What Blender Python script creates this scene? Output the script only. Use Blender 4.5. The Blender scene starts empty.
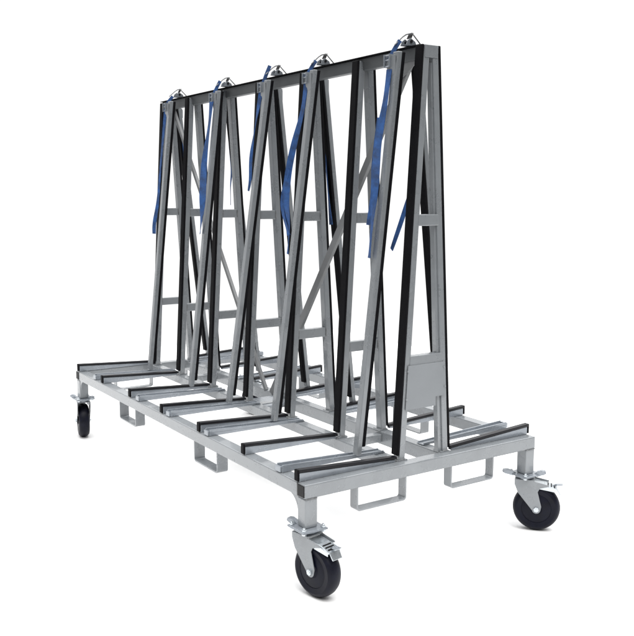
import bpy, bmesh, math, random
from mathutils import Vector, Matrix
random.seed(4)
sc = bpy.context.scene
COL = sc.collection
G = 0.175                      # the measured heights are counted from 17.5 cm below the floor

# ---------------------------------------------------------------- camera
cam_d = bpy.data.cameras.new('camera')
cam = bpy.data.objects.new('camera', cam_d)
COL.objects.link(cam)
sc.camera = cam
yaw, pitch, roll = 0.98498, 0.13714, 0.0007
F = Vector((-math.sin(yaw)*math.cos(pitch), math.cos(yaw)*math.cos(pitch), -math.sin(pitch)))
R = F.cross(Vector((0, 0, 1))).normalized()
U = R.cross(F)
R2 = R*math.cos(roll)+U*math.sin(roll)
U2 = -R*math.sin(roll)+U*math.cos(roll)
M = Matrix((R2, U2, -F)).transposed().to_4x4()
M.translation = Vector((4.80723, -1.54945, 1.54001-G))
cam.matrix_world = M
cam_d.sensor_fit = 'HORIZONTAL'
cam_d.sensor_width = 36
cam_d.lens = 36*872.19/634
cam_d.clip_end = 500

# ---------------------------------------------------------------- light: a white overcast surround, brightest overhead
world = bpy.data.worlds.new('World')
sc.world = world
world.use_nodes = True
nt = world.node_tree
nt.nodes.clear()
wo = nt.nodes.new('ShaderNodeOutputWorld')
bg = nt.nodes.new('ShaderNodeBackground')
tc = nt.nodes.new('ShaderNodeTexCoord')
sx = nt.nodes.new('ShaderNodeSeparateXYZ')
nt.links.new(tc.outputs['Generated'], sx.inputs[0])
def wmath(op, a, b=None, c=None):
    n = nt.nodes.new('ShaderNodeMath'); n.operation = op
    for i, v in enumerate((a, b, c)):
        if v is None: continue
        if isinstance(v, (int, float)): n.inputs[i].default_value = v
        else: nt.links.new(v, n.inputs[i])
    return n.outputs[0]
def wrange(v, a, b, c, d):
    n = nt.nodes.new('ShaderNodeMapRange'); n.interpolation_type = 'SMOOTHSTEP'
    nt.links.new(v, n.inputs[0])
    for i, x in enumerate((a, b, c, d)): n.inputs[i+1].default_value = x
    return n.outputs[0]
SIDE_DIM, SIDE_BRIGHT, ZENITH = 0.06, 1.10, 3.6
dfront = wmath('ADD', wmath('MULTIPLY', sx.outputs[0], -0.83), wmath('MULTIPLY', sx.outputs[1], 0.55))
side = wrange(dfront, 0.15, 0.62, SIDE_DIM, SIDE_BRIGHT)       # the open white side of the place and the duller side opposite
up = wrange(sx.outputs[2], 0.35, 0.98, 0.0, 1.0)
tot = wmath('ADD', wmath('MULTIPLY', side, wmath('SUBTRACT', 1.0, up)), wmath('MULTIPLY', up, ZENITH))
nt.links.new(tot, bg.inputs['Strength'])
bg.inputs['Color'].default_value = (1.0, 1.0, 1.0, 1)
nt.links.new(bg.outputs[0], wo.inputs[0])

sun_d = bpy.data.lights.new('sun', 'SUN')
sun_d.energy = 1.6
sun_d.angle = math.radians(35)
sun_d.color = (1.0, 0.98, 0.95)
sun = bpy.data.objects.new('sun', sun_d)
COL.objects.link(sun)
sun.rotation_euler = (Vector((0.5, -0.02, 1.0)).to_track_quat('Z', 'Y')).to_euler()
sun.location = (3, -1, 5)

sc.view_settings.view_transform = 'Standard'
sc.view_settings.look = 'None'
sc.view_settings.exposure = 0
sc.view_settings.gamma = 1
sc.render.engine = 'CYCLES'
sc.cycles.use_denoising = True

# ---------------------------------------------------------------- materials
def mat(name, base, rough, metallic=0.0, var=0.12, scale=9.0, bump=0.0, bscale=160.0, spec=0.5, stretch=(1, 1, 1), coat=0.0):
    m = bpy.data.materials.new(name); m.use_nodes = True
    n = m.node_tree; b = n.nodes['Principled BSDF']
    b.inputs['Roughness'].default_value = rough
    b.inputs['Metallic'].default_value = metallic
    b.inputs['Specular IOR Level'].default_value = spec
    b.inputs['Coat Weight'].default_value = coat
    g = n.nodes.new('ShaderNodeNewGeometry')
    mp = n.nodes.new('ShaderNodeMapping'); mp.inputs['Scale'].default_value = stretch
    n.links.new(g.outputs['Position'], mp.inputs[0])
    no = n.nodes.new('ShaderNodeTexNoise'); no.inputs['Scale'].default_value = scale
    no.inputs['Detail'].default_value = 6; no.inputs['Roughness'].default_value = .62
    n.links.new(mp.outputs[0], no.inputs['Vector'])
    cr = n.nodes.new('ShaderNodeValToRGB')
    cr.color_ramp.elements[0].position = .32; cr.color_ramp.elements[1].position = .68
    cr.color_ramp.elements[0].color = tuple(c*(1-var) for c in base)+(1,)
    cr.color_ramp.elements[1].color = tuple(min(1, c*(1+var)) for c in base)+(1,)
    n.links.new(no.outputs['Fac'], cr.inputs[0])
    n.links.new(cr.outputs[0], b.inputs['Base Color'])
    rr = n.nodes.new('ShaderNodeMapRange')
    rr.inputs[3].default_value = max(.05, rough-.09); rr.inputs[4].default_value = min(1, rough+.09)
    n.links.new(no.outputs['Fac'], rr.inputs[0]); n.links.new(rr.outputs[0], b.inputs['Roughness'])
    if bump:
        n2 = n.nodes.new('ShaderNodeTexNoise'); n2.inputs['Scale'].default_value = bscale; n2.inputs['Detail'].default_value = 3
        n.links.new(mp.outputs[0], n2.inputs['Vector'])
        bp = n.nodes.new('ShaderNodeBump'); bp.inputs['Strength'].default_value = bump; bp.inputs['Distance'].default_value = .002
        n.links.new(n2.outputs['Fac'], bp.inputs['Height']); n.links.new(bp.outputs[0], b.inputs['Normal'])
    return m
SILVER = mat('silver_paint', (.225, .240, .254), .28, .15, .09, 9, .06, spec=.6, coat=.35)
ZINC = mat('zinc_plate', (.27, .295, .325), .26, .4, .12, 16, .07, coat=.2)
BEAMM = mat('shaded_grey_channel', (.085, .092, .097), .5, .2, .10, 6, .1)  # dark channel grey, deepened to include the poor light on the beam
BRACE = mat('grey_steel_bar', (.19, .195, .20), .45, .2, .10, 6, .1)
PLATEM = mat('grey_sheet', (.235, .25, .265), .5, .15, .06, 4, .08)
RUBBER = mat('black_rubber', (.005, .005, .0062), .6, 0, .3, 12, .25, 220, spec=.08)
WELD = mat('weld_metal', (.20, .205, .21), .4, .4, .3, 60)
RUBTOP = mat('smooth_rubber', (.007, .007, .0095), .38, 0, .3, 12, .2, 220, spec=.28)
TYRE = mat('tyre_rubber', (.0035, .0042, .011), .46, 0, .35, 30, .2, 260, spec=.2)
BRIGHT = mat('bright_chrome', (.58, .62, .65), .24, .85, .05, 30)
PLUG = mat('black_plastic', (.008, .008, .009), .5, 0, .1, spec=.2)
def webbing():
    m = mat('blue_webbing', (.014, .066, .215), .7, 0, .5, 26, .0)
    n = m.node_tree; b = n.nodes['Principled BSDF']
    g = n.nodes.new('ShaderNodeNewGeometry')
    w = n.nodes.new('ShaderNodeTexWave'); w.inputs['Scale'].default_value = 120; w.bands_direction = 'Z'
    n.links.new(g.outputs['Position'], w.inputs['Vector'])
    bp = n.nodes.new('ShaderNodeBump'); bp.inputs['Strength'].default_value = .4; bp.inputs['Distance'].default_value = .001
    n.links.new(w.outputs['Fac'], bp.inputs['Height']); n.links.new(bp.outputs[0], b.inputs['Normal'])
    return m
BLUE = webbing()
FLOOR = mat('white_floor', (.76, .76, .76), .9, 0, .01, 2, 0, spec=.1)

# ---------------------------------------------------------------- mesh helpers
def box(bm, lo, hi):
    vs = [bm.verts.new((x, y, z)) for x in (lo[0], hi[0]) for y in (lo[1], hi[1]) for z in (lo[2], hi[2])]
    for f in ((0, 1, 3, 2), (4, 6, 7, 5), (0, 4, 5, 1), (2, 3, 7, 6), (0, 2, 6, 4), (1, 5, 7, 3)):
        bm.faces.new([vs[i] for i in f])
def prism(bm, poly, axis, a, b):
    """poly: 2-D outline in the two other axes (in xyz order); extruded from a to b along axis"""
    def P(u, v, w):
        c = [u, v]; c.insert(axis, w); return c
    A = [bm.verts.new(P(u, v, a)) for u, v in poly]; B = [bm.verts.new(P(u, v, b)) for u, v in poly]
    n = len(poly); bm.faces.new(A); bm.faces.new(B[::-1])
    for i in range(n): bm.faces.new((A[i], A[(i+1) % n], B[(i+1) % n], B[i]))
def hexa(bm, bot, top):
    A = [bm.verts.new(v) for v in bot]; B = [bm.verts.new(v) for v in top]
    bm.faces.new(A[::-1]); bm.faces.new(B)
    for i in range(4): bm.faces.new((A[i], A[(i+1) % 4], B[(i+1) % 4], B[i]))
def tube(bm, pts, r, seg=10):
    pts = [Vector(p) for p in pts]; rings = []
    for i, p in enumerate(pts):
        d = (pts[min(i+1, len(pts)-1)]-pts[max(i-1, 0)]).normalized()
        u = d.orthogonal().normalized() if not rings else (pu-d*pu.dot(d)).normalized()
        pu = u; v = d.cross(u)
        rings.append([bm.verts.new(p+(u*math.cos(t)+v*math.sin(t))*r) for t in [2*math.pi*k/seg for k in range(seg)]])
    for a, b in zip(rings, rings[1:]):
        for k in range(seg): bm.faces.new((a[k], a[(k+1) % seg], b[(k+1) % seg], b[k]))
    bm.faces.new(rings[0][::-1]); bm.faces.new(rings[-1])
def cyl(bm, a, b, r, seg=20): tube(bm, [a, b], r, seg)
def lathe(bm, prof, seg=48, mtx=None):
    """prof: (radius, along y) closed loop, revolved about the y axis"""
    rings = []
    for k in range(seg):
        t = 2*math.pi*k/seg
        ring = [Vector((r*math.cos(t), y, r*math.sin(t))) for r, y in prof]
        rings.append([bm.verts.new(mtx @ v if mtx else v) for v in ring])
    n = len(prof)
    for k in range(seg):
        a, b = rings[k], rings[(k+1) % seg]
        for i in range(n): bm.faces.new((a[i], a[(i+1) % n], b[(i+1) % n], b[i]))
def bar3(bm, a, b, w, wd, t, td):
    """straight bar from a to b; half-sizes w along wd and t along td"""
    a, b, wd, td = map(Vector, (a, b, wd, td))
    off = [(-1, -1), (1, -1), (1, 1), (-1, 1)]
    hexa(bm, [a+wd*w*i+td*t*j for i, j in off], [b+wd*w*i+td*t*j for i, j in off])

def world_loc(o):
    v = Vector((0, 0, 0))
    while o: v += o.location; o = o.parent
    return v
def obj(name, bm, m, parent=None, bev=0.0, smooth=False, label=None):
    bmesh.ops.recalc_face_normals(bm, faces=bm.faces)
    if bev:
        es = [e for e in bm.edges if len(e.link_faces) == 2 and e.calc_face_angle(0) > .5]
        bmesh.ops.bevel(bm, geom=es, offset=bev, segments=2, affect='EDGES', profile=.5, clamp_overlap=True)
    c = Vector((0, 0, 0))
    for v in bm.verts: c += v.co
    c /= len(bm.verts)
    if parent is None: c.z = min(v.co.z for v in bm.verts)
    for v in bm.verts: v.co -= c
    me = bpy.data.meshes.new(name); bm.to_mesh(me); bm.free()
    me.materials.append(m)
    if smooth:
        for p in me.polygons: p.use_smooth = True
        me.set_sharp_from_angle(angle=math.radians(40))
    o = bpy.data.objects.new(name, me); COL.objects.link(o)
    o.parent = parent
    o.location = c-(world_loc(parent) if parent else Vector((0, 0, 0)))
    if label: o['label'] = label
    return o
def NB(): return bmesh.new()
def empty(name, loc, label, cat, group=None):
    e = bpy.data.objects.new(name, None); COL.objects.link(e)
    e.location = loc; e.empty_display_size = .1
    e['label'] = label; e['category'] = cat
    if group: e['group'] = group
    return e

# ---------------------------------------------------------------- ground
b = NB()
for r0 in (0,):
    vs = [b.verts.new((x, y, 0)) for x, y in ((-2.6, -2.6), (5.2, -2.6), (5.2, 3.6), (-2.6, 3.6))]
    b.faces.new(vs)
gr = obj('ground', b, FLOOR)
gr['kind'] = 'structure'

# ---------------------------------------------------------------- the rack
L, W = 2.40, 1.126
YC = W/2
ZT = .568-G            # top of the base frame
ZB = .518-G
X0, S = 2.359, .3843   # frame stations
ZTOP = 2.077-G
rack = empty('glass_transport_rack', (L/2, YC, 0),
             'silver steel A-frame transport rack with black rubber strips on a wheeled base', 'rack')

def hollow_end_plug(x, y0, y1, face):   # black plug in the open end of a square tube
    b = NB()
    box(b, (x-.0455, min(y0, y1), ZB+.0045), (x-.0045, max(y0, y1), ZT-.0045))
    return b
# outer rails
for y0 in (0, W-.05):
    b = NB(); box(b, (.05, y0, ZB), (L-.05, y0+.05, ZT)); obj('side_rail', b, SILVER, rack, .004)
for x1 in (.05, L):
    b = NB(); box(b, (x1-.05, .0, ZB), (x1, W, ZT)); e = obj('end_rail', b, SILVER, rack, .004)
    obj('end_plug', hollow_end_plug(x1, -.003, .004, 0), PLUG, e, .001)
    obj('end_plug', hollow_end_plug(x1, W-.004, W+.003, 0), PLUG, e, .001)
# inner rails that carry the legs
b = NB(); box(b, (.05, .428, ZB+.002), (L-.05, .478, ZT-.002)); obj('inner_rail', b, SILVER, rack, .004)
b = NB(); box(b, (.05, W-.478, ZB-.008), (L-.05, W-.428, ZT-.002)); obj('inner_rail', b, SILVER, rack, .004)
# cross ties between the inner rails
for x in (.45, 1.22, 1.97):
    b = NB(); box(b, (x-.02, .478, ZB+.004), (x+.02, W-.478, ZT-.012)); obj('cross_tie', b, SILVER, rack, .003)
# gussets under the corners, along the side rails
for x, sx_ in ((L-.05, -1), (.05, 1)):
    for y0, y1 in ((.004, .012), (W-.012, W-.004)):
        b = NB()
        pts = [(x, ZB), (x+sx_*.06, ZB)]
        for k in range(1, 7):
            t = k/7*math.pi/2
            pts.append((x+sx_*.06*(1-math.sin(t)), ZB-.075*(1-math.cos(t))))
        pts.append((x, ZB-.075))
        prism(b, pts, 1, y0, y1); obj('gusset', b, SILVER, rack, .001)

# fork pockets: flat bar bent to a U and hung under the rails
def u_loop(p0, p1, width_dir, half, depth=.088, t=.006, r=.014):
    p0, p1, wd = Vector(p0), Vector(p1), Vector(width_dir)
    d = (p1-p0).normalized(); n = (p1-p0).length; dn = Vector((0, 0, -1))
    path = [(0, 0)]
    for k in range(5):
        a = k/4*math.pi/2; path.append((r*(1-math.cos(a)), depth-r+r*math.sin(a)))
    for k in range(5):
        a = k/4*math.pi/2; path.append((n-r+r*math.sin(a), depth-r+r*math.cos(a)))
    path.append((n, 0))
    def inner(i):
        a = Vector(path[max(i-1, 0)]); c = Vector(path[min(i+1, len(path)-1)])
        tg = (c-a).normalized(); nm = Vector((tg.y, -tg.x))
        return Vector(path[i])+nm*t
    b = NB(); rings = []
    for i, (u, v) in enumerate(path):
        iu, iv = inner(i)
        q = [p0+d*u+dn*v, p0+d*iu+dn*iv]
        rings.append([b.verts.new(q[0]-wd*half), b.verts.new(q[0]+wd*half), b.verts.new(q[1]+wd*half), b.verts.new(q[1]-wd*half)])
    for a, c in zip(rings, rings[1:]):
        for k in range(4): b.faces.new((a[k], a[(k+1) % 4], c[(k+1) % 4], c[k]))
    b.faces.new(rings[0]); b.faces.new(rings[-1][::-1])
    obj('fork_loop', b, SILVER, rack, 0, True)
for x in (L-.021, .021):
    for ya, yb in ((.219, .446), (.665, .892)):
        u_loop((x, ya, ZB+.001), (x, yb, ZB+.001), (1, 0, 0), .02)
for y in (.026, W-.026):
    for xa, xb in ((.66, .875), (1.525, 1.74)):
        u_loop((xa, y, ZB+.001), (xb, y, ZB+.001), (0, 1, 0), .024)

# sloping bearers with rubber on top, seven stations, both sides
def M_(y, back): return W-y if back else y
def bearer(X, back, xw=.023):
    xa, xb = X-xw, X+.002
    yo, yi = .004, .424
    zo, zi = .601-G, .578-G
    b = NB()
    def q(x, y, z): return (x, M_(y, back), z)
    hexa(b, [q(xa+.003, yo, ZT+.0005), q(xb-.003, yo, ZT+.0005), q(xb-.003, yi, ZT+.0005), q(xa+.003, yi, ZT+.0005)],
         [q(xa+.003, yo, zo), q(xb-.003, yo, zo), q(xb-.003, yi, zi), q(xa+.003, yi, zi)])
    o = obj('bearer', b, ZINC, rack, .002)
    b = NB()
    y2 = .432
    zi2 = zi-(zo-zi)*.02
    hexa(b, [q(xa, yo-.004, zo+.0004), q(xb, yo-.004, zo+.0004), q(xb, y2, zi2+.0004), q(xa, y2, zi2+.0004)],
         [q(xa, yo-.004, zo+.0115), q(xb, yo-.004, zo+.0115), q(xb, y2, zi2+.0115), q(xa, y2, zi2+.0115)])
    obj('rubber_strip', b, RUBTOP, o, .003)
    b = NB()
    ys = sorted((M_(-.005, back), M_(.0036, back)))
    box(b, (xa+.001, ys[0], ZT+.004), (xb-.001, ys[1], zo+.0112))
    obj('end_cap', b, RUBBER, o, .002)
for i in range(7):
    for back in (0, 1): bearer(X0-i*S, back)
# slide rails that carry the clamp poles
POLE_F = [.285, .850, 1.335, 1.710, 2.262]
POLE_FB = [.295, .825, 1.235, 1.650, 2.255]      # where their feet stand
POLE_R = [.06, .68, 1.175, 1.565, 2.195]
RAILX_F = [.305, .905, 1.262, 1.645, 2.218]
RAILX_R = [.16, .70, 1.235, 1.64, 2.225]
def slide_rail(x, back):
    def q(x, y, z): return (x, M_(y, back), z)
    b = NB(); h = .02
    # open channel: web below and two lips
    zo, zi = .592-G, .5725-G
    hexa(b, [q(x-h, .008, ZT+.001), q(x+h, .008, ZT+.001), q(x+h, .47, ZT-.0005), q(x-h, .47, ZT-.0005)],
         [q(x-h, .008, zo-.008), q(x+h, .008, zo-.008), q(x+h, .47, zi-.001), q(x-h, .47, zi-.001)])
    for s in (-1, 1):
        xs = sorted((x+s*h, x+s*(h-.006)))
        hexa(b, [q(xs[0], .0085, zo-.0085), q(xs[1], .0085, zo-.0085), q(xs[1], .465, zi-.0015), q(xs[0], .465, zi-.0015)],
             [q(xs[0], .0085, zo+.004), q(xs[1], .0085, zo+.004), q(xs[1], .465, zi+.004), q(xs[0], .465, zi+.004)])
    o = obj('slide_rail', b, ZINC, rack, .0012)
    b = NB(); ys = sorted((M_(.0, back), M_(.0075, back)))
    box(b, (x-.017, ys[0], ZT+.003), (x+.017, ys[1], zo-.001)); obj('end_plate', b, ZINC, o, .001)
for x in RAILX_F: slide_rail(x, 0)
for x in RAILX_R: slide_rail(x, 1)

# A-frame legs
def ly(z, k=0.0):          # outer face of a front leg at height z (floor-based)
    t = (z-(.5815-G))/(ZTOP-(.5815-G))
    return .443+(.5305-.443)*t
LEGW, LEGT = .036, .027
def leg(X, back, top):
    b = NB(); z0 = ZT-.0015
    xa, xb = X-LEGW, X
    def q(x, y, z): return (x, M_(y, back), z)
    T = LEGT
    hexa(b, [q(xa, ly(z0), z0), q(xb, ly(z0), z0), q(xb, ly(z0)+T, z0), q(xa, ly(z0)+T, z0)],
         [q(xa, ly(top), top), q(xb, ly(top), top), q(xb, ly(top)+T, top), q(xa, ly(top)+T, top)])
    o = obj('frame_leg', b, SILVER, rack, .003)
    b = NB(); zb = .590-G; r = .011; e = .0003
    hexa(b, [q(xa-.001, ly(zb)-r, zb), q(xb+.001, ly(zb)-r, zb), q(xb+.001, ly(zb)-e, zb), q(xa-.001, ly(zb)-e, zb)],
         [q(xa-.001, ly(top)-r, top+.002), q(xb+.001, ly(top)-r, top+.002), q(xb+.001, ly(top)-e, top+.002), q(xa-.001, ly(top)-e, top+.002)])
    obj('rubber_strip', b, RUBBER, o, .0025)
    b = NB()   # weld foot
    z1 = ZT+.001
    ya, yb = sorted((M_(ly(z1)-.004, back), M_(ly(z1)+T+.010, back)))
    box(b, (xa-.008, ya, z1-.004), (xb+.0035, yb, z1+.004)); obj('foot_plate', b, SILVER, o, .001)
XS = [X0-i*S for i in range(6)]+[.105]
for i in range(7):
    for back in (0, 1):
        leg(XS[i], back, ZTOP if i == 0 else 2.069-G)
# near end frame is doubled: a channel beside the rear leg
b = NB()
def yb_(z): return W-ly(z)-LEGT
za, zc = .640-G, 2.02-G
z1, z2 = ZT+.001, 2.02-G
hexa(b, [(X0-.030, yb_(z1)-.017, z1), (X0-.007, yb_(z1)-.017, z1), (X0-.007, yb_(z1)+.002, z1), (X0-.030, yb_(z1)+.002, z1)],
     [(X0-.030, yb_(z2)-.004, z2), (X0-.007, yb_(z2)-.004, z2), (X0-.007, yb_(z2)+.002, z2), (X0-.030, yb_(z2)+.002, z2)])
obj('leg_stiffener', b, SILVER, rack, .001)
# head plate closing the near end frame
b = NB()
hexa(b, [(X0-.006, ly(2.03-G)+.004, 2.035-G), (X0+.002, ly(2.03-G)+.004, 2.035-G), (X0+.002, W-ly(2.03-G)-.004, 2.035-G), (X0-.006, W-ly(2.03-G)-.004, 2.035-G)],
     [(X0-.006, ly(ZTOP)+.001, ZTOP+.001), (X0+.002, ly(ZTOP)+.001, ZTOP+.001), (X0+.002, W-ly(ZTOP)-.001, ZTOP+.001), (X0-.006, W-ly(ZTOP)-.001, ZTOP+.001)])
obj('head_plate', b, SILVER, rack, .001)

# weld beads: uneven little runs where legs meet the base and posts meet the rails
def weld(p, q, r, parent, seed):
    rnd = random.Random(seed); p, q = Vector(p), Vector(q); n = max(4, int((q-p).length/.004)); b = NB(); rings = []
    d = (q-p).normalized(); u = d.orthogonal().normalized(); v = d.cross(u)
    for k in range(n+1):
        c = p+(q-p)*k/n; rr = r*(.75+.5*rnd.random())*(0.55 if k in (0, n) else 1)
        rings.append([b.verts.new(c+(u*math.cos(t)+v*math.sin(t))*rr) for t in [math.pi*2*m/7 for m in range(7)]])
    for a, c in zip(rings, rings[1:]):
        for k in range(7): b.faces.new((a[k], a[(k+1) % 7], c[(k+1) % 7], c[k]))
    b.faces.new(rings[0][::-1]); b.faces.new(rings[-1])
    return obj('weld_bead', b, WELD, parent, 0, True)
for i in range(7):
    for zz in (1.438-G, .918-G):
        y = ly(zz)+LEGT
        weld((XS[i]-.002, y, zz+.002), (XS[i]-.002, y+.001, zz+.040), .0028, rack, i*7+int(zz*10))
        weld((XS[i]-.002, W-y, zz+.002), (XS[i]-.002, W-y-.001, zz+.040), .0028, rack, i*9+int(zz*10)+3)
    weld((XS[i]+.0005, ly(ZT)+.001, ZT+.005), (XS[i]+.0005, ly(ZT)+LEGT, ZT+.005), .003, rack, i+90)
    weld((XS[i]+.0005, W-ly(ZT)-LEGT, ZT+.005), (XS[i]+.0005, W-ly(ZT)-.001, ZT+.005), .003, rack, i+120)
for y in (.026, W-.026):
    weld((L-.0005, y-.024, ZB-.001), (L-.0005, y+.024, ZB-.001), .003, rack, 200+int(y*10))
weld((L-.051, .0005, ZB+.003), (L-.051, .0005, ZT-.003), .0028, rack, 300)
weld((L-.051, .048, ZT), (L-.051, .003, ZT), .0028, rack, 301)
# top beam
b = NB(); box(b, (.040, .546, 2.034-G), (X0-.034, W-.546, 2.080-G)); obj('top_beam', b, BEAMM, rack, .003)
b = NB(); box(b, (.036, .534, 2.0805-G), (X0-.030, W-.534, 2.0845-G)); obj('beam_cap', b, RUBBER, rack, .002)

# rungs
for i in range(7):
    X = XS[i]
    for zl, zh in ((1.438, 1.480), (.918, .960)):
        za, zb = zl-G, zh-G
        b = NB(); g = LEGT-.006
        xa, xb = X-LEGW+.004, X-.0035
        if i == 0: xb = X+.0025
        hexa(b, [(xa, ly(za)+g, za), (xb, ly(za)+g, za), (xb, W-ly(za)-g, za), (xa, W-ly(za)-g, za)],
             [(xa, ly(zb)+g, zb), (xb, ly(zb)+g, zb), (xb, W-ly(zb)-g, zb), (xa, W-ly(zb)-g, zb)])
        obj('rung', b, SILVER, rack, .003)
# sheet-metal plate in the near end frame
za, zb = .760-G, .926-G
b = NB()
g = .012
prism(b, [(ly(za)+g, za), (W-ly(za)-.062, za), (W-ly(za)-.062, za+.035), (W-ly(za)-g, za+.035),
          (W-ly(zb)-g, zb), (ly(zb)+g, zb)], 0, X0+.0030, X0+.0056)
pl = obj('end_plate', b, PLATEM, rack, .0006)
for yy, zz in ((.475, .905), (.65, .905), (.47, .80), (.655, .83)):
    b = NB(); cyl(b, (X0+.004, yy, zz-G), (X0+.0078, yy, zz-G), .0045, 10); obj('rivet', b, SILVER, pl)

# diagonal braces, meeting at the middle of the base
for a, c in (((2.24, YC, 2.03-G), (1.235, YC-.004, .60-G)), ((.15, YC, 2.04-G), (1.165, YC+.006, .60-G))):
    b = NB(); d = (Vector(c)-Vector(a)).normalized(); n = Vector((d.z, 0, -d.x))
    bar3(b, a, c, .017 if a[0] > 1 else .010, n, .008, (0, 1, 0)); obj('diagonal_brace', b, BRACE, rack, .002)
b = NB(); box(b, (1.10, .478, .5455-G), (1.28, W-.478, .5525-G)); obj('brace_base', b, ZINC, rack, .001)
for xx in (2.24, .15):   # triangular gussets where the braces meet the beam
    s = -1 if xx > 1 else 1
    b = NB(); prism(b, [(xx-.07*s, 2.036-G), (xx+.05*s, 2.036-G), (xx+.05*s, 1.965-G)], 1, YC-.012, YC-.0085); obj('brace_plate', b, BRACE, rack, .001)

# clamp poles, five each side, rubber on their inner face
def pole_y(z):
    t = (z-(.6-G))/((2.05-.6))
    return .325+(.487-.325)*t
def clamp_pole(X, back, XB=None, top=2.062-G):
    if XB is None: XB = X
    z0 = .588-G; w, t = .030, .021
    def q(x, y, z): return (x, M_(y, back), z)
    def px(z, d): return XB+(X-XB)*(z-z0)/(top-z0)+d
    def slab(za, zb, j0, j1, h):
        b = NB()
        hexa(b, [q(px(za, -h), pole_y(za)+j0, za), q(px(za, h), pole_y(za)+j0, za), q(px(za, h), pole_y(za)+j1, za), q(px(za, -h), pole_y(za)+j1, za)],
             [q(px(zb, -h), pole_y(zb)+j0, zb), q(px(zb, h), pole_y(zb)+j0, zb), q(px(zb, h), pole_y(zb)+j1, zb), q(px(zb, -h), pole_y(zb)+j1, zb)])
        return b
    o = obj('clamp_pole', slab(z0, top, -t/2, t/2, w/2), SILVER, rack, .003)
    obj('rubber_strip', slab(z0+.03, top-.002, t/2+.0003, t/2+.014, w/2+.001), RUBBER, o, .003)
    xa, xb = X-w/2, X+w/2
    b = NB()   # strap hook bracket: a plate with a rounded ear on the far side
    yc = M_(pole_y(top-.04)-t/2-.003, back)
    pts = [(xa-.0005, top-.012)]
    for k in range(9):
        a = math.pi/2+k/8*math.pi
        pts.append((xa-.006+.020*math.cos(a), top-.044+.026*math.sin(a)))
    pts += [(xa-.0005, top-.088), (xb-.006, top-.088), (xb-.006, top-.012)]
    prism(b, pts, 1, yc-.002, yc+.002); obj('strap_bracket', b, SILVER, o, .0008)
    return o
for x, xf in zip(POLE_F, POLE_FB): clamp_pole(x, 0, xf)
for x in POLE_R: clamp_pole(x, 1)

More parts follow.
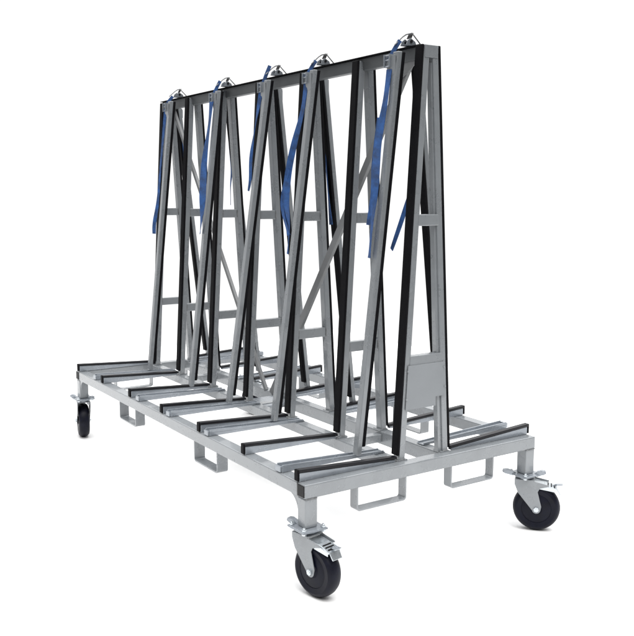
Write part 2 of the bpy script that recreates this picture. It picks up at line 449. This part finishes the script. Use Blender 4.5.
# ---------------------------------------------------------------- corner posts and casters
def caster(cx, cy, ang, sx_, sy_):
    b = NB(); zt, zb = ZB, .413-G
    box(b, (cx-.025, cy-.025, zb), (cx+.025, cy+.025, zt-.0005))
    obj('corner_post', b, SILVER, rack, .004)
    zb -= .0005
    # top plate of the caster with bolts
    b = NB(); box(b, (cx-.052, cy-.052, zb-.007), (cx+.052, cy+.052, zb))
    c = obj('caster', b, ZINC, rack, .003)
    for dx in (-.039, .039):
        for dy in (-.039, .039):
            b = NB(); cyl(b, (cx+dx, cy+dy, zb-.014), (cx+dx, cy+dy, zb+.007), .0085, 6)
            cyl(b, (cx+dx, cy+dy, zb+.006), (cx+dx, cy+dy, zb+.013), .0045, 10)
            obj('bolt', b, BRIGHT, c, .0008)
    rot = Matrix.Translation((cx, cy, 0)) @ Matrix.Rotation(ang, 4, 'Z')
    def X(b): bmesh.ops.transform(b, matrix=rot, verts=b.verts); return b
    b = NB(); cyl(b, (0, 0, zb-.020), (0, 0, zb-.0065), .036, 32); obj('swivel_bearing', X(b), ZINC, c, .002, True)
    # fork: crown plate and two tapering cheeks; local +x is the trailing direction
    wr = .096; ax = .050
    b = NB()
    zc = zb-.020
    pts = [(-.040, zc+.001), (-.040, zc-.020), (-.026, zc-.055), (ax-.018, wr-.004)]
    for k in range(7):
        a = math.pi+.15+k/6*(math.pi-.3); pts.append((ax+.017*math.cos(a), wr-.002+.017*math.sin(a)))
    pts += [(ax+.020, wr+.012), (ax+.004, zc-.048), (ax+.012, zc-.032), (ax+.048, zc-.022), (ax+.048, zc-.016), (.036, zc-.004), (.036, zc+.001)]
    for s in (-1, 1):
        y0, y1 = sorted((s*.0335, s*.0370))
        prism(b, pts, 1, y0, y1)
    box(b, (-.0398, -.0368, zc-.003), (.040, .0368, zc+.0008))
    obj('fork', X(b), SILVER, c, .0012)
    b = NB(); cyl(b, (ax, -.046, wr), (ax, .046, wr), .006, 12)
    cyl(b, (ax, -.0445, wr), (ax, -.0365, wr), .0115, 6); cyl(b, (ax, .0365, wr), (ax, .0445, wr), .0115, 6)
    obj('axle', X(b), BRIGHT, c, .0008)
    # wheel: rounded tyre on a dark centre
    w = .031
    prof = [(.060, -w+.004), (.078, -w+.001)]
    for k in range(9):
        a = -math.pi/2+k/8*math.pi
        prof.append((.078+.018*math.cos(a), w*.97*math.sin(a)))
    prof += [(.078, w-.001), (.060, w-.004)]
    b = NB(); lathe(b, prof, 56, Matrix.Translation((ax, 0, wr)))
    wh = obj('wheel', X(b), TYRE, c, 0, True)
    b = NB()
    lathe(b, [(.009, -.033), (.020, -.033), (.024, -.0275), (.058, -.0265), (.0605, -.025), (.0605, .025), (.058, .0265), (.024, .0275), (.020, .033), (.009, .033)], 40, Matrix.Translation((ax, 0, wr)))
    obj('rim', X(b), TYRE, wh, 0, True)
    # brake: pivot bar, bright foot pedal sloping out over the wheel, release tab
    b = NB(); zp = zc-.016
    hexa(b, [(.030, -.030, zp), (ax+.030, -.026, zp-.006), (ax+.030, .026, zp-.006), (.030, .030, zp)],
         [(.030, -.030, zp+.004), (ax+.030, -.026, zp-.002), (ax+.030, .026, zp-.002), (.030, .030, zp+.004)])
    hexa(b, [(ax+.030, -.026, zp-.007), (ax+.080, -.030, zp-.022), (ax+.080, .030, zp-.022), (ax+.030, .026, zp-.007)],
         [(ax+.030, -.026, zp-.001), (ax+.080, -.030, zp-.016), (ax+.080, .030, zp-.016), (ax+.030, .026, zp-.001)])
    hexa(b, [(ax+.0795, -.024, zp-.023), (ax+.092, -.022, zp-.044), (ax+.092, .022, zp-.044), (ax+.0795, .024, zp-.023)],
         [(ax+.0800, -.024, zp-.016), (ax+.096, -.022, zp-.042), (ax+.096, .022, zp-.042), (ax+.0800, .024, zp-.016)])
    for sg in (-1, 1):
        ys = sorted((sg*.0285, sg*.0315))
        hexa(b, [(.028, ys[0], zp-.016), (ax+.078, ys[0], zp-.030), (ax+.078, ys[1], zp-.030), (.028, ys[1], zp-.016)],
             [(.028, ys[0], zp+.006), (ax+.078, ys[0], zp-.014), (ax+.078, ys[1], zp-.014), (.028, ys[1], zp+.006)])
    pe = obj('brake_pedal', X(b), BRIGHT, c, .0012)
    b = NB()
    for k in range(3):
        x = ax+.042+k*.013; z = zp-.002-(x-ax-.030)*.27
        hexa(b, [(x, -.020, z), (x+.005, -.020, z-.0014), (x+.005, .020, z-.0014), (x, .020, z)],
             [(x+.001, -.019, z+.003), (x+.004, -.019, z+.002), (x+.004, .019, z+.002), (x+.001, .019, z+.003)])
    obj('pedal_tread', X(b), PLUG, pe)
    b = NB()
    hexa(b, [(ax+.078, -.012, zp-.006), (ax+.102, -.010, zp-.004), (ax+.102, .010, zp-.004), (ax+.078, .012, zp-.006)],
         [(ax+.078, -.012, zp-.003), (ax+.102, -.010, zp-.0005), (ax+.102, .010, zp-.0005), (ax+.078, .012, zp-.003)])
    tube(b, [(ax+.060, 0, zp-.016), (ax+.078, 0, zp-.004)], .005, 8)
    obj('release_tab', X(b), ZINC, pe, .0008)
    return c
caster(L-.026, .026, math.atan2(.198, .98), 1, -1)
caster(L-.026, W-.026, math.atan2(.66, .75), 1, 1)
caster(.026, .026, math.atan2(.235, -.979), -1, -1)
caster(.026, W-.026, math.radians(20), -1, 1)
# direction-lock lugs beside the posts
for (cx, cy, a, sz) in ((L-.026, .026, math.radians(200), 1), (L-.026, W-.026, math.radians(235), 1.1), (L-.026, W-.026, math.radians(40), 1.0), (.026, .026, math.radians(30), .9), (.026, .026, math.radians(225), .9)):
    b = NB(); rot = Matrix.Translation((cx, cy, 0)) @ Matrix.Rotation(a, 4, 'Z'); z = .413-G
    pts = [(.036, z-.001), (.050, z+.010), (.066*sz, z+.016), (.082*sz, z+.014), (.086*sz, z+.004), (.074*sz, z-.003), (.055, z-.008)]
    prism(b, pts, 1, -.010, .010)
    bmesh.ops.transform(b, matrix=rot, verts=b.verts)
    obj('lock_lug', b, ZINC, rack, .002)

# ---------------------------------------------------------------- blue straps
def ribbon(b, pts, half, wd, t=.0028, wob=0.0, seed=0, half_end=None, sub=6):
    """pts: centre line; wd: width direction; gentle curl so it reads as loose webbing"""
    rnd = random.Random(seed)
    P = [Vector(p) for p in pts]; Q = []
    n = len(P)
    for i in range(n-1):
        p0, p1, p2, p3 = P[max(i-1, 0)], P[i], P[i+1], P[min(i+2, n-1)]
        for k in range(sub):
            s = k/sub
            Q.append(.5*((2*p1)+(p2-p0)*s+(2*p0-5*p1+4*p2-p3)*s*s+(3*p1-p0-3*p2+p3)*s**3))
    Q.append(P[-1])
    ph = rnd.random()*6; rings = []; m = len(Q)
    for i, c in enumerate(Q):
        tg = (Q[min(i+1, m-1)]-Q[max(i-1, 0)]).normalized()
        w = Vector(wd); w = (w-tg*w.dot(tg)).normalized()
        f = i/(m-1)
        w = Matrix.Rotation(wob*math.sin(ph+f*7.0)*min(1, f*3), 3, tg) @ w
        nn = tg.cross(w)
        h = half if half_end is None else half+(half_end-half)*f
        rings.append([b.verts.new(c+w*h*i_+nn*t*j/2) for i_, j in ((-1, -1), (1, -1), (1, 1), (-1, 1))])
    for a, c in zip(rings, rings[1:]):
        for k in range(4): b.faces.new((a[k], a[(k+1) % 4], c[(k+1) % 4], c[k]))
    b.faces.new(rings[0][::-1]); b.faces.new(rings[-1])

def ratchet(parent, x, y, z, s):
    """small ratchet buckle standing on the beam: two cheek plates, wire bow and handle"""
    b = NB()
    for dx in (-.016, .016):
        prism(b, [(y-s*.022, z), (y+s*.026, z), (y+s*.020, z+.014), (y-s*.002, z+.026), (y-s*.016, z+.016)], 0, x+dx-.0012, x+dx+.0012)
    box(b, (x-.0165, y-s*.022 if s > 0 else y-.026, z+.0005), (x+.0165, y+.026 if s > 0 else y+.022, z+.003))
    for zz in (.012,): cyl(b, (x-.0165, y+s*.018, z+zz), (x+.0165, y+s*.018, z+zz), .003, 8)
    o = obj('ratchet_buckle', b, ZINC, parent, 0)
    b = NB(); cyl(b, (x-.021, y, z+.014), (x+.021, y, z+.014), .0055, 12); obj('spindle', b, PLUG, o, 0, True)
    b = NB()
    tube(b, [(x-.019, y-s*.045, z+.004), (x-.019, y-s*.010, z+.034), (x-.017, y+s*.004, z+.043), (x+.017, y+s*.004, z+.043), (x+.019, y+s*.012, z+.034), (x+.019, y+s*.046, z+.004)], .0024, 8)
    obj('handle_bow', b, BRACE, o, 0, True)
    b = NB()
    hexa(b, [(x-.012, y+s*.002, z+.026), (x+.012, y+s*.002, z+.026), (x+.012, y+s*.012, z+.045), (x-.012, y+s*.012, z+.045)],
         [(x-.012, y+s*.006, z+.026), (x+.012, y+s*.006, z+.026), (x+.012, y+s*.016, z+.046), (x-.012, y+s*.016, z+.046)])
    obj('handle', b, PLUG, o)
    return o

LBL = ['blue strap on the leftmost clamp pole, short narrow tail hanging outside the rack',
       'blue strap second from the left, its wide tail folded at the end',
       'blue strap on the middle clamp pole with a standing loop and a thin frayed tail',
       'blue strap second from the near right pole, long twisted tail forked at the bottom',
       'blue strap nearest the camera, hanging beside the near right clamp pole']
# per strap: height of the raised loop, tail centre line (x offset from the pole, y, z), half widths
TAIL = [
    [(-.030, .470, 2.02), (-.050, .468, 1.93), (-.078, .458, 1.75), (-.115, .450, 1.53), (-.150, .440, 1.40), (-.155, .438, 1.335)],
    [(-.022, .462, 2.01), (-.022, .448, 1.90), (-.030, .422, 1.72), (-.012, .402, 1.58), (-.004, .392, 1.48), (-.020, .386, 1.36)],
    [(-.030, .470, 2.01), (-.050, .462, 1.92), (-.072, .455, 1.82), (-.085, .446, 1.72), (-.080, .438, 1.62), (-.090, .434, 1.57)],
    [(-.030, .470, 2.01), (-.045, .462, 1.90), (-.095, .450, 1.76), (-.125, .440, 1.64), (-.125, .430, 1.53), (-.095, .424, 1.41), (-.100, .420, 1.30)],
    [(-.020, .466, 2.00), (-.020, .448, 1.88), (-.030, .426, 1.74), (-.018, .406, 1.60), (-.018, .394, 1.47), (-.022, .384, 1.32)],
]
HW = [(.011, .012), (.014, .018), (.012, .005), (.012, .017), (.012, .016)]
def buckle(parent, x, y, z, back=False):
    s = -1 if back else 1
    b = NB()
    for dx in (-.015, .015):
        ys = sorted((y-s*.014, y+s*.004))
        box(b, (x+dx-.0015, ys[0], z-.022), (x+dx+.0015, ys[1], z+.024))
    for zz in (-.018, .004, .020): cyl(b, (x-.016, y-s*.007, z+zz), (x+.016, y-s*.007, z+zz), .0032, 8)
    return obj('cam_buckle', b, ZINC, parent, 0)
for i, X in enumerate(POLE_F):
    root = empty('strap', (X-.03, .47, TAIL[i][-1][2]-G), LBL[i], 'strap', 'blue tie-down straps of the rack')
    b = NB()
    tl = [(X+dx, y, z-G) for dx, y, z in TAIL[i]]
    h0, h1 = HW[i]
    ribbon(b, tl, h0, (1, .25, 0), wob=.75 if i else .3, seed=i, half_end=h1)
    if i == 3:   # second, shorter loose end
        ribbon(b, [(X-.12, .438, 1.66-G), (X-.150, .430, 1.56-G), (X-.150, .426, 1.49-G), (X-.105, .420, 1.41-G), (X-.09, .42, 1.38-G)], .008, (1, .3, 0), wob=.5, seed=9)
    if i == 4:
        ribbon(b, [(X-.045, .440, 1.83-G), (X-.050, .42, 1.66-G), (X-.038, .405, 1.54-G), (X-.045, .395, 1.44-G)], .007, (1, .3, 0), wob=.4, seed=19)
    obj('webbing', b, BLUE, root, 0, True)
    # strap from the buckle over the beam
    b = NB()
    up = {0: .008, 1: .030, 2: .045, 3: .020, 4: .022}[i]
    ribbon(b, [(X-.030, .474, 2.035-G), (X-.027, .482, 2.055-G), (X-.019, .494, 2.070-G+up*.5), (X-.010, .506, 2.082-G+up)], .008, (.6, .8, 0), seed=i+30)
    obj('webbing', b, BLUE, root, 0, True)
    buckle(root, X-.031, .474, 2.030-G)
    ratchet(root, X+.004, .532, 2.0845-G, 1)
LBR = ['blue strap behind the far left frames, mostly hidden by dark legs',
       'blue strap on the far side with a thin pointed tail between the left frames',
       'blue strap on the far side behind the middle frames',
       'blue strap on the far side between the middle and near right frames',
       'short blue strap tail slanting out from behind the near end frame']
TR = [
    [(.0, .640, 2.00), (.01, .652, 1.80), (.0, .66, 1.60), (.0, .67, 1.45)],
    [(-.02, .640, 2.00), (-.03, .652, 1.85), (-.02, .66, 1.70), (-.05, .668, 1.60), (-.055, .67, 1.50)],
    [(-.02, .640, 2.00), (-.03, .652, 1.80), (-.04, .66, 1.55), (-.03, .67, 1.38)],
    [(-.02, .640, 2.00), (-.02, .652, 1.80), (-.0, .662, 1.55), (.01, .67, 1.42)],
    [(-.02, .640, 2.00), (-.03, .652, 1.80), (-.04, .662, 1.62), (-.10, .668, 1.49), (-.19, .675, 1.33)],
]
for i, X in enumerate(POLE_R):
    root = empty('strap', (X-.02, .66, TR[i][-1][2]-G), LBR[i], 'strap', 'blue tie-down straps of the rack')
    b = NB()
    ribbon(b, [(X+dx, y, z-G) for dx, y, z in TR[i]], .013, (1, -.2, 0), wob=.3, seed=50+i, half_end=.004 if i == 1 else .011)
    obj('webbing', b, BLUE, root, 0, True)
    b = NB()
    ribbon(b, [(X-.02, .646, 2.02-G), (X-.01, .640, 2.062-G), (X, .61, 2.092-G), (X+.01, .575, 2.0935-G)], .010, (1, 0, 0), seed=80+i)
    obj('webbing', b, BLUE, root, 0, True)
    buckle(root, X-.02, .652, 2.02-G, True)
